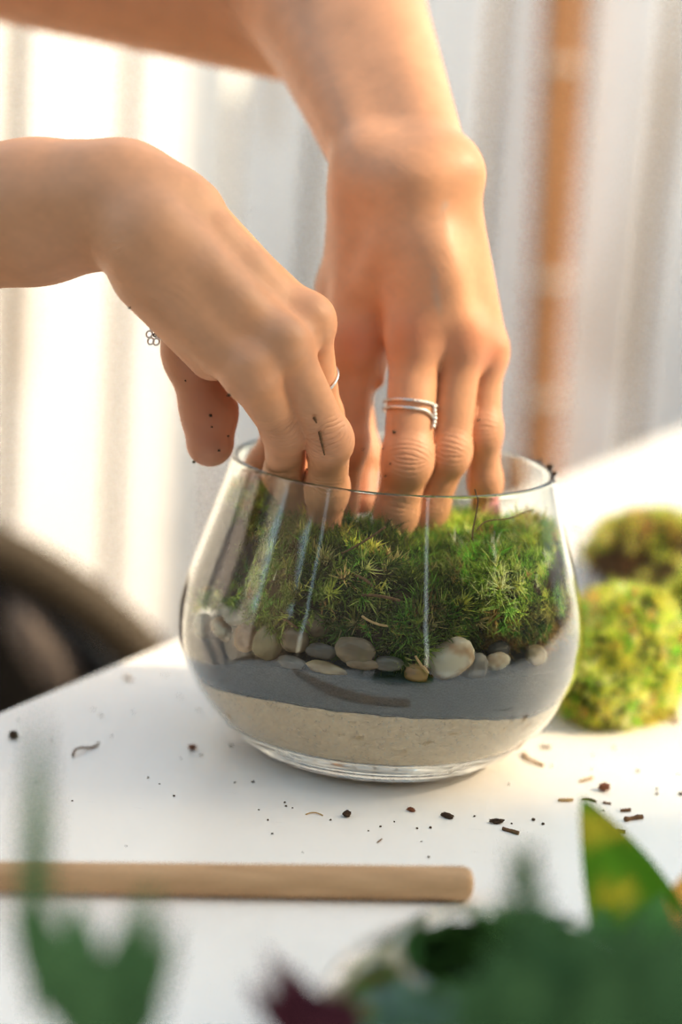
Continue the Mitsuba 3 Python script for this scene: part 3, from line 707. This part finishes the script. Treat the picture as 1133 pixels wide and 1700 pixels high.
# ------------------------------------------------------------------ debris on the table
rng = np.random.default_rng(9)
def crumb(px, py, size, mat='mat_soil', label='tiny dark soil crumb lying on the white tabletop', group='soil crumbs scattered on the tabletop', stretch=1.0, name='soil_crumb', c='soil crumb'):
    q = at_z(px, py, 0); s = size / ppm(q) / 2; i = int(rng.integers(1000)); an = rng.random() * 6.3
    Rz = np.array([[math.cos(an), -math.sin(an), 0], [math.sin(an), math.cos(an), 0], [0, 0, 1]])
    m = lump(i, (s * stretch * .9, s * .7, s * .5), .55, 2.4, 2, Rz); v = np.array(m.vertices); v[:, 2] -= v[:, 2].min(); 
    obj(name, mikit.ply(trimesh.Trimesh(v + q, m.faces, process=False), mat, smooth=30), label=label, cat=c, group=group)
def twig(pxs, rad_px, label, mat='mat_twig', lift=.0, group=None, name='twig', c='twig'):
    pts = [at_z(px, py, 0) for px, py in pxs]; r = rad_px / ppm(pts[0])
    pts = [p + V(0, 0, r + lift * (i % 2)) for i, p in enumerate(pts)]
    pp = spline(pts, 5 * len(pts)) if len(pts) > 2 else np.linspace(pts[0], pts[1], 6)
    rr = r * (.7 + .6 * meshkit.noise(pp * 900)); 
    pp[:, 2] = np.maximum(pp[:, 2], rr)
    obj(name, mikit.ply(tube(pp, rr, 7), mat, smooth=40), label=label, cat=c, group=group)
twig([(121, 1257), (138, 1247), (152, 1243), (164, 1238)], 2.0, 'thin bent dark twig lying left of the bowl', lift=.001)
crumb(22, 1225, 22, label='frayed dark soil lump near the left table edge', group=None, stretch=1.2)
crumb(319, 1245, 17, 'mat_soil_red', 'round reddish brown crumb just left of the bowl', None)
crumb(576, 1356, 18, 'mat_soil', 'dark reddish soil lump in front of the bowl', None, 1.2)
crumb(683, 1347, 13, 'mat_soil_red', 'small brown soil crumb in front right of the bowl', None, 1.3)
for px, py, z in ((743, 1358, 15), (825, 1367, 16)): crumb(px, py, z, 'mat_soil', 'flat dark soil flake between the bowl and the stick end', 'soil flakes in front of the bowl', 1.7)
twig([(835, 1378), (848, 1382), (861, 1386)], 3.0, 'short dark twig piece lying right of the stick end')
twig([(870, 1252), (876, 1262), (903, 1273)], 2.6, 'pale curved root lying at the right foot of the bowl', 'mat_twig_light', .0005)
twig([(898, 1242), (914, 1243)], 2.6, 'small brown bark piece between the bowl and the yellow green moss')
twig([(1038, 1364), (1052, 1361), (1067, 1359)], 3.6, 'reddish brown bark twig at the right above the bright leaf')
twig([(1031, 1348), (1047, 1347)], 3.0, 'short grey twig just above the reddish bark twig')
twig([(962, 1299), (975, 1298), (984, 1292)], 2.2, 'yellowish sprig piece lying on the sunlit table', 'mat_twig_light', .0008)
twig([(967, 1329), (980, 1330), (990, 1333)], 2.2, 'thin dark twig touching the tip of the bright leaf')
twig([(1001, 1334), (1015, 1336)], 2.0, 'tiny dark twig right of the bright leaf tip')
twig([(927, 1330), (940, 1331), (951, 1330)], 3.0, 'small orange yellow husk left of the bright leaf tip', 'mat_twig_light')
twig([(1018, 1386), (1030, 1383), (1038, 1384)], 3.2, 'olive brown twig scrap beside the bright leaf')
crumb(1003, 1313, 24, 'mat_soil_red', 'large reddish brown soil cluster on the sunlit table', None, .9)
crumb(1121, 1201, 15, 'mat_soil_red', 'reddish crumb right of the yellow green moss clump', None)
twig([(207, 1124), (217, 1131)], 2.4, 'little brown husk on the table beyond the left twig', 'mat_twig_light')
twig([(508, 1353), (522, 1351), (536, 1355)], 1.0, 'hair thin pale root lying in front of the bowl', 'mat_twig_light', .0003)
twig([(626, 1400), (632, 1397), (634, 1393)], 1.0, 'curled hair thin reddish root above the stick', 'mat_twig', .0004)
CR = [(85, 1230, 4), (186, 1223, 4), (168, 1189, 5), (155, 1179, 4), (222, 1183, 4), (246, 1292, 4), (265, 1302, 3), (289, 1322, 4), (300, 1260, 3), (334, 1255, 5), (384, 1239, 6), (390, 1300, 4), (420, 1299, 5),
      (430, 1345, 3), (445, 1362, 4), (452, 1385, 4), (475, 1339, 4), (473, 1333, 4), (486, 1342, 3), (549, 1362, 4), (632, 1373, 4), (693, 1376, 4), (715, 1375, 5), (712, 1424, 5), (788, 1356, 4), (850, 1368, 4), (886, 1362, 7), (902, 1369, 6),
      (845, 1303, 4), (916, 1273, 5), (985, 1254, 4), (1020, 1243, 6), (1060, 1281, 6), (1091, 1311, 5), (1091, 1319, 6), (1126, 1286, 4), (1131, 1320, 8), (1002, 1347, 4), (983, 1278, 4), (877, 1447, 3), (503, 1416, 3), (612, 1380, 3), (655, 1365, 3),
      (700, 1398, 3), (210, 1405, 3), (120, 1330, 3), (60, 1300, 4), (178, 1105, 4), (275, 1122, 4), (299, 1157, 4), (330, 1180, 4), (30, 1196, 4)]
for px, py, z in CR:
    where = 'left of the bowl' if px < 440 and py < 1335 else 'right of the bowl' if px > 840 else 'between the bowl and the wooden stick'
    crumb(px, py, z * 1.15, label='tiny dark soil crumb on the white tabletop ' + where, group='soil crumbs ' + where)

# ------------------------------------------------------------------ soil on the glass rim and on the skin
def crumb_at(q, size, seed, name='soil_speck', label=None, group=None, mat='mat_soil', st=1.0):
    m = lump(seed, (size * st, size, size * .8), .35, 2.2, 2, None, q)
    obj(name, mikit.ply(m, mat, smooth=30), label=label, cat='soil speck', group=group)
for i, (phi, z, s) in enumerate(((-4, .1238, .0012), (9, .1238, .0015), (20, .1236, .0011), (-9, .1215, .0011), (150, .1236, .0009))):
    q = V(math.cos(math.radians(phi)) * (.0662), math.sin(math.radians(phi)) * (.0662), z)
    crumb_at(q, s, 200 + i, label='dark soil speck stuck to the rim of the glass bowl', group='soil specks on the bowl rim')
def skin_hit(px, py):
    d = ray(px, py); s = np.arange(.50, 1.05, .0004); P = CAM + s[:, None] * d
    ix = [np.clip(np.searchsorted(a, P[:, i]), 0, len(a) - 1) for i, a in enumerate(body.ax)]
    D = body_D[tuple(ix)]; k = np.argmax(D < .0003)
    return P[k] if (D < .0003).any() else None
TH = 'dark soil speck on the pad of the hanging thumb'
MF = 'tiny soil speck along the left edge of the ringed middle finger'
for i, (px, py, sz, lab) in enumerate(((654, 717, 5, 'dark soil speck on the middle finger just below the silver rings'), (795, 697, 4, 'dark soil speck above the knuckle of the far little finger'), (648, 770, 3, MF), (350, 690, 5, TH), (352, 709, 3, TH),
        (379, 724, 4, TH), (364, 748, 4, TH), (322, 767, 5, 'dark soil speck at the lowest tip of the hanging thumb'), (215, 511, 5, 'dark soil speck on the palm edge below the near wrist'), (380, 656, 6, 'dark soil flake where the near little finger begins'),
        (603, 746, 3, 'small soil speck on the far index finger'), (635, 745, 3, MF), (308, 632, 3, 'faint soil speck near the base of the hanging thumb'), (640, 790, 4, MF), (818, 853, 4, 'dark soil speck on the pink little fingernail'))):
    q = skin_hit(px, py)
    if q is not None: crumb_at(q, sz / ppm(q) * .55, 300 + i, label=lab, group='soil specks on the thumb' if lab == TH else 'soil specks on the middle finger' if lab == MF else None)
for A, B in (((531, 718), (539, 755)), ((522, 693), (526, 702))):
    p = [skin_hit(A[0] + (B[0] - A[0]) * t, A[1] + (B[1] - A[1]) * t) for t in (0, .33, .66, 1)]
    if all(x is not None for x in p):
        p = [x - fwd * .0003 for x in p]
        obj('root_hair', mikit.ply(tube(spline(p, 12), np.linspace(.0007, .0003, 12), 6), 'mat_twig', smooth=True), label='dark root fibre clinging to the near hand beside its bent knuckle', cat='root', group='root fibres on the near hand')
# twigs inside the bowl, among the moss
def inner_twig(pxs, w, label, inset=.002, mat='mat_twig'):
    p = []
    for px, py in pxs:
        q = hit_inner(px, py); nr = V(q[0], q[1], 0) / np.hypot(q[0], q[1]); p.append(q - nr * inset)
    obj('twig', mikit.ply(tube(in_bowl(spline(p, 20)), w / ppm(p[0]), 7), mat, smooth=True), label=label, cat='twig')
inner_twig([(365, 1003), (415, 1008), (450, 1022), (490, 1046)], 2.2, 'thin brown root hanging below the dark left moss in the bowl', .003)
inner_twig([(590, 958), (606, 965), (620, 978)], 2.6, 'short reddish twig in the centre of the front moss', .002)
inner_twig([(600, 990), (630, 992), (665, 1000)], 2.6, 'long reddish brown twig lying across the centre moss', .002)
inner_twig([(600, 1025), (625, 1038), (645, 1042)], 2.2, 'light brown twig low in the centre moss', .002, 'mat_twig_light')
inner_twig([(796, 815), (799, 838), (795, 862), (790, 900)], 1.3, 'upright brown root standing before the little finger', .003)
inner_twig([(800, 885), (822, 868), (846, 866), (880, 855), (900, 850)], 1.1, 'brown root arching over the right moss clump', .004)
inner_twig([(560, 925), (600, 905), (640, 880)], 1.8, 'dark thin root rising from the centre moss to the fingers', .006)
inner_twig([(690, 1090), (700, 1105), (712, 1118)], 2.2, 'pale root bending down between the orange pebble and the large cream one', .001, 'mat_twig_light')

# ------------------------------------------------------------------ chair in the background, left
ck = obj('armchair', None, label='dark armchair with olive brown curved back beyond the left table edge', cat='chair')
yc = .62
def arc(pts, y): return spline([at_y(px, py, y) for px, py in pts], 30)
outer = arc([(-330, 900), (-150, 868), (0, 915), (120, 985), (250, 1098), (340, 1230), (380, 1400)], yc)
obj('back_frame', mikit.ply(tube(outer, .0195, 16), 'mat_chair_brown', smooth=True), ck)
inner = arc([(-330, 985), (-150, 955), (-10, 985), (95, 1055), (200, 1165), (270, 1290), (300, 1430)], yc + .02)
obj('back_frame', mikit.ply(tube(inner, .017, 16), 'mat_chair_black', smooth=True), ck)
seatp = arc([(-330, 960), (-150, 925), (0, 965), (110, 1030), (225, 1140), (300, 1265), (330, 1400)], yc + .03)
low = at_y(-100, 1500, yc + .1)
v = np.vstack([seatp, np.tile(low, (30, 1)) + (seatp - low) * .5 + V(0, .10, 0), np.tile(low, (30, 1)) + (seatp - low) * .05 + V(0, .13, 0)])
f = [[r * 30 + i, r * 30 + i + 1, (r + 1) * 30 + i + 1, (r + 1) * 30 + i] for r in (0, 1) for i in range(29)]
fv = np.array(f); shell = trimesh.Trimesh(np.vstack([v, v + V(0, .02, 0)]), np.vstack([fv[:, [0, 1, 2]], fv[:, [0, 2, 3]], fv[:, [0, 2, 1]] + 90, fv[:, [0, 3, 2]] + 90]), process=False)
obj('back_shell', mikit.ply(shell, 'mat_chair_black', smooth=40), ck)
q = at_y(70, 1075, yc - .01)
obj('cushion', mikit.ply(lump(5, (.016, .046, .014), .30, 1.7, 3, frame(V(0, -1, 0), V(-.55, 0, .83)), q), 'mat_chair_cloth', smooth=True), ck)
lowz = FLOOR
for px in (-260, 300):
    q = at_y(px, 1350, yc); obj('leg', mikit.ply(tube([q, V(q[0], q[1], FLOOR)], .016, 12), 'mat_chair_black', smooth=40), ck)

# ------------------------------------------------------------------ blurred plants in the foreground
def leaf(base, tip, width, normal, bend=.0, n=14, fold=.12, c0=(.05, .13, .03), c1=(.08, .18, .04), shape=1.0, spots=None, seed=0, gain=1.7):
    base, tip = V(*base), V(*tip); d = tip - base; L = np.linalg.norm(d); d /= L
    nrm = np.asarray(normal, float); nrm = nrm - d * (nrm @ d); nrm /= np.linalg.norm(nrm); s = np.cross(d, nrm)
    t = np.linspace(0, 1, n); w = width * np.sin(np.pi * np.clip(t, 0, 1) ** shape) ** .8 + width * .03 * (1 - t)
    mid = base + d * (t * L)[:, None] + nrm * (bend * np.sin(np.pi * t))[:, None]
    rows = np.stack([mid + s * (u * w)[:, None] + nrm * (fold * abs(u) * w)[:, None] for u in (-1, -.5, 0, .5, 1)], 1).reshape(-1, 3)
    f = []
    for i in range(n - 1):
        for j in range(4):
            a_ = i * 5 + j; f += [[a_, a_ + 1, a_ + 6], [a_, a_ + 6, a_ + 5]]
    k = meshkit.fbm(rows * 120 + seed, 2)[:, None]; c = np.asarray(c0) * (1 - k) + np.asarray(c1) * k
    if spots is not None:
        m_ = np.clip((meshkit.noise(rows * 90 + seed * 1.3) - .55) * 5, 0, 1)[:, None]; c = c * (1 - m_) + np.asarray(spots) * m_
    c = c * gain; c.reshape(n, 5, 3)[:, 2] *= 1.25
    return trimesh.Trimesh(rows, f, process=False), c
def add_leaf(k, *a, name='leaf', **kw):
    m, c = leaf(*a, **kw); obj(name, mikit.ply(m, 'mat_leaf', smooth=True, color=c), k)
BLUE0, BLUE1 = (.034, .078, .030), (.068, .135, .052)
# left rosette
yl = -.40
k = obj('leafy_plant', None, label='blurred blue green plant with upright blades at the lower left', cat='plant')
bp = at_z(170, 1790, 0); bp = at_y(170, 1750, yl)
for i, (px, py, w, dy) in enumerate(((66, 1175, .0033, .0), (20, 1500, .004, .01), (62, 1465, .004, -.01), (258, 1470, .0055, .0), (120, 1485, .0045, .02), (150, 1570, .006, -.01), (228, 1520, .0055, .02), (100, 1620, .006, .0), (292, 1530, .004, .0), (190, 1610, .008, .0), (215, 1600, .007, .01), (40, 1590, .005, .01))):
    b_ = bp + V(.003 * (i - 5) * .4, dy * .3, 0)
    if i == 0: b_ = at_y(58, 1700, yl + .01)
    add_leaf(k, b_, at_y(px, py, yl + dy), w, (0.1, -1, .25), bend=.004, c0=BLUE0, c1=BLUE1, seed=i)
obj('stem', mikit.ply(tube([V(bp[0], bp[1], .0), bp + V(0, 0, .006)], .004, 10), 'mat_leafstem', smooth=True), k)
pmat('mat_leafstem', (.05, .10, .04), .6, .3)
# purple sprig
yp = -.36
k = obj('leafy_plant', None, label='dark purple leaved sprig at the bottom centre in the foreground', cat='plant')
bp = at_y(560, 1760, yp)
for i, (px, py, w) in enumerate(((408, 1625, .003), (440, 1575, .0028), (470, 1600, .004), (430, 1640, .003), (500, 1640, .006), (540, 1650, .006), (480, 1660, .005))):
    add_leaf(k, bp + V(.002 * i - .006, 0, 0), at_y(px, py, yp + .006 * (i % 3)), w, (.2, -1, .3), bend=.003, c0=(.030, .008, .012), c1=(.06, .018, .024), seed=30 + i)
obj('stem', mikit.ply(tube([V(bp[0], bp[1], 0), bp], .003, 10), 'mat_hair', smooth=True), k)
# squat glass jar with dark leaves inside
yj = -.285
jc = at_y(835, 1700, yj); jr = 318 / ppm(jc); jz = jc[2]
top = at_y(835, 1545, yj + jr * .4)[2]
zj = np.linspace(0, 1, 30)
prf = np.array([[.62, 0], [.8, .06], [.95, .25], [1.0, .45], [.97, .62], [.86, .80], [.68, .93], [.60, .97], [.585, 1.0]])
fr = PchipInterpolator(prf[:, 1], prf[:, 0])
k = obj('glass_jar', None, label='squat clear glass jar of dark green leaves in the foreground', cat='jar')
prj = np.c_[fr(zj) * jr, zj * top]
obj('wall', mikit.ply(trimesh.Trimesh(np.array(lathe(prj, 64).vertices) + V(jc[0], jc[1], .002), lathe(prj, 64).faces, process=False), 'mat_thin_glass', smooth=True), k)
th = np.linspace(0, 2 * np.pi, 65)
obj('rim', mikit.ply(tube(np.c_[jc[0] + fr(1) * jr * np.cos(th), jc[1] + fr(1) * jr * np.sin(th), np.full(65, top + .002)], .0013, 10, False), 'mat_glass', smooth=True), k)
rng = np.random.default_rng(12)
k = obj('leafy_plant', None, label='dark green broad leaves filling the glass jar in the foreground', cat='plant')
core = lump(8, (jr * .86, jr * .86, top * .44), .10, 2.5, 4, None, (jc[0], jc[1], top * .50))
cv = np.array(core.vertices); cc_ = np.array([.05, .115, .03]) * (.6 + .8 * meshkit.fbm(cv * 160, 2)[:, None])
obj('foliage', mikit.ply(core, 'mat_leaf', smooth=True, color=cc_), k, kind='stuff')
for i in range(150):
    a_ = rng.random() * 6.28; zc = .004 + rng.random() * top * .70
    z1 = min(zc + .012 + rng.random() * .012, top * .97); r0, r1 = (float(fr(z / top)) * jr - .002 - .006 * rng.random() for z in (zc, z1))
    if i > 105: zc, z1 = top * .86, top * .97; r0, r1 = float(fr(.86)) * jr * .2, float(fr(.97)) * jr * (.5 + .45 * rng.random())
    c_ = V(jc[0] + r0 * math.cos(a_), jc[1] + r0 * math.sin(a_), zc); t_ = V(jc[0] + r1 * math.cos(a_ + .35), jc[1] + r1 * math.sin(a_ + .35), z1)
    add_leaf(k, c_, t_, .016, (math.cos(a_), math.sin(a_), .8), bend=.001, c0=(.03, .075, .02), c1=(.055, .125, .03), seed=60 + i, gain=1.2)
obj('stem', mikit.ply(tube([V(jc[0], jc[1], .003), V(jc[0] + .003, jc[1], top * .6)], .003, 10), 'mat_leafstem', smooth=True), k)
# bright leaf with yellow spots and its plant, right
yr = -.225
k = obj('leafy_plant', None, label='plant with one bright green yellow spotted pointed leaf at the lower right', cat='plant')
bp = at_y(1040, 1760, yr)
add_leaf(k, at_y(1105, 1660, yr), at_y(966, 1322, yr + .01), .0150, (.2, -1, .3), bend=.004, c0=(.07, .20, .012), c1=(.11, .28, .02), shape=.62, spots=(.42, .38, .03), n=24, seed=3, gain=.95)
add_leaf(k, at_y(1060, 1620, yr), at_y(1150, 1440, yr + .01), .006, (.2, -1, .3), bend=.004, c0=(.32, .14, .03), c1=(.40, .22, .05), seed=4)
for i, (px, py, w) in enumerate(((1000, 1500, .012), (1100, 1480, .013), (1120, 1560, .016), (950, 1560, .012), (1060, 1590, .014))):
    add_leaf(k, bp + V(.003 * i - .006, .002 * i, 0), at_y(px, py, yr - .02 + .008 * (i % 3)), w, (.1 * (i - 2), -1, .5), bend=.006, c0=(.045, .12, .035), c1=(.08, .19, .05), shape=.8, seed=90 + i)
obj('stem', mikit.ply(tube([V(bp[0], bp[1], 0), bp, at_y(1045, 1640, yr)], .003, 10), 'mat_leafstem', smooth=True), k)
# near blue green mass, strongly blurred
yn = -.375
k = obj('leafy_plant', None, label='blue green broad leaved plant nearest the camera at the lower right', cat='plant')
bp = at_y(960, 1850, yn)
for i, (px, py, w, dy) in enumerate(((820, 1560, .012, .0), (900, 1500, .011, .01), (980, 1520, .013, .02), (1060, 1500, .012, .0), (1130, 1530, .014, -.01), (760, 1620, .011, .01), (1100, 1600, .015, .02), (860, 1600, .014, -.015), (1000, 1600, .014, -.02), (1160, 1500, .012, .02))):
    add_leaf(k, bp + V(.004 * (i % 5) - .008, dy * .4, 0), at_y(px, py, yn + dy), w, (.15 * (i - 5) / 3, -1, .4), bend=.006, c0=BLUE0, c1=BLUE1, shape=.75, seed=120 + i, gain=1.35)
obj('stem', mikit.ply(tube([V(bp[0], bp[1], 0), bp + V(0, 0, .004)], .004, 10), 'mat_leafstem', smooth=True), k)
# feathery sprig
ys = -.36
k = obj('leafy_plant', None, label='feathery grey green sprig rising above the jar in the foreground', cat='plant')
sp = spline([at_y(900, 1720, ys), at_y(880, 1560, ys), at_y(868, 1470, ys), at_y(880, 1410, ys)], 30)
obj('stem', mikit.ply(tube(np.vstack([[sp[0][0], sp[0][1], 0], sp]), .0007, 8), 'mat_leafstem', smooth=True), k)
for i in range(34):
    b_ = sp[6 + int(i * 23 / 34)]; an = (-1) ** i * (.5 + .5 * rng.random())
    add_leaf(k, b_, b_ + (RIGHT * math.sin(an * 1.2) + V(0, rng.normal() * .3, 0) + UP * math.cos(an)) * (.013 - .009 * i / 34), .0009, (0, -1, .2), n=6, c0=BLUE0, c1=BLUE1, seed=200 + i)
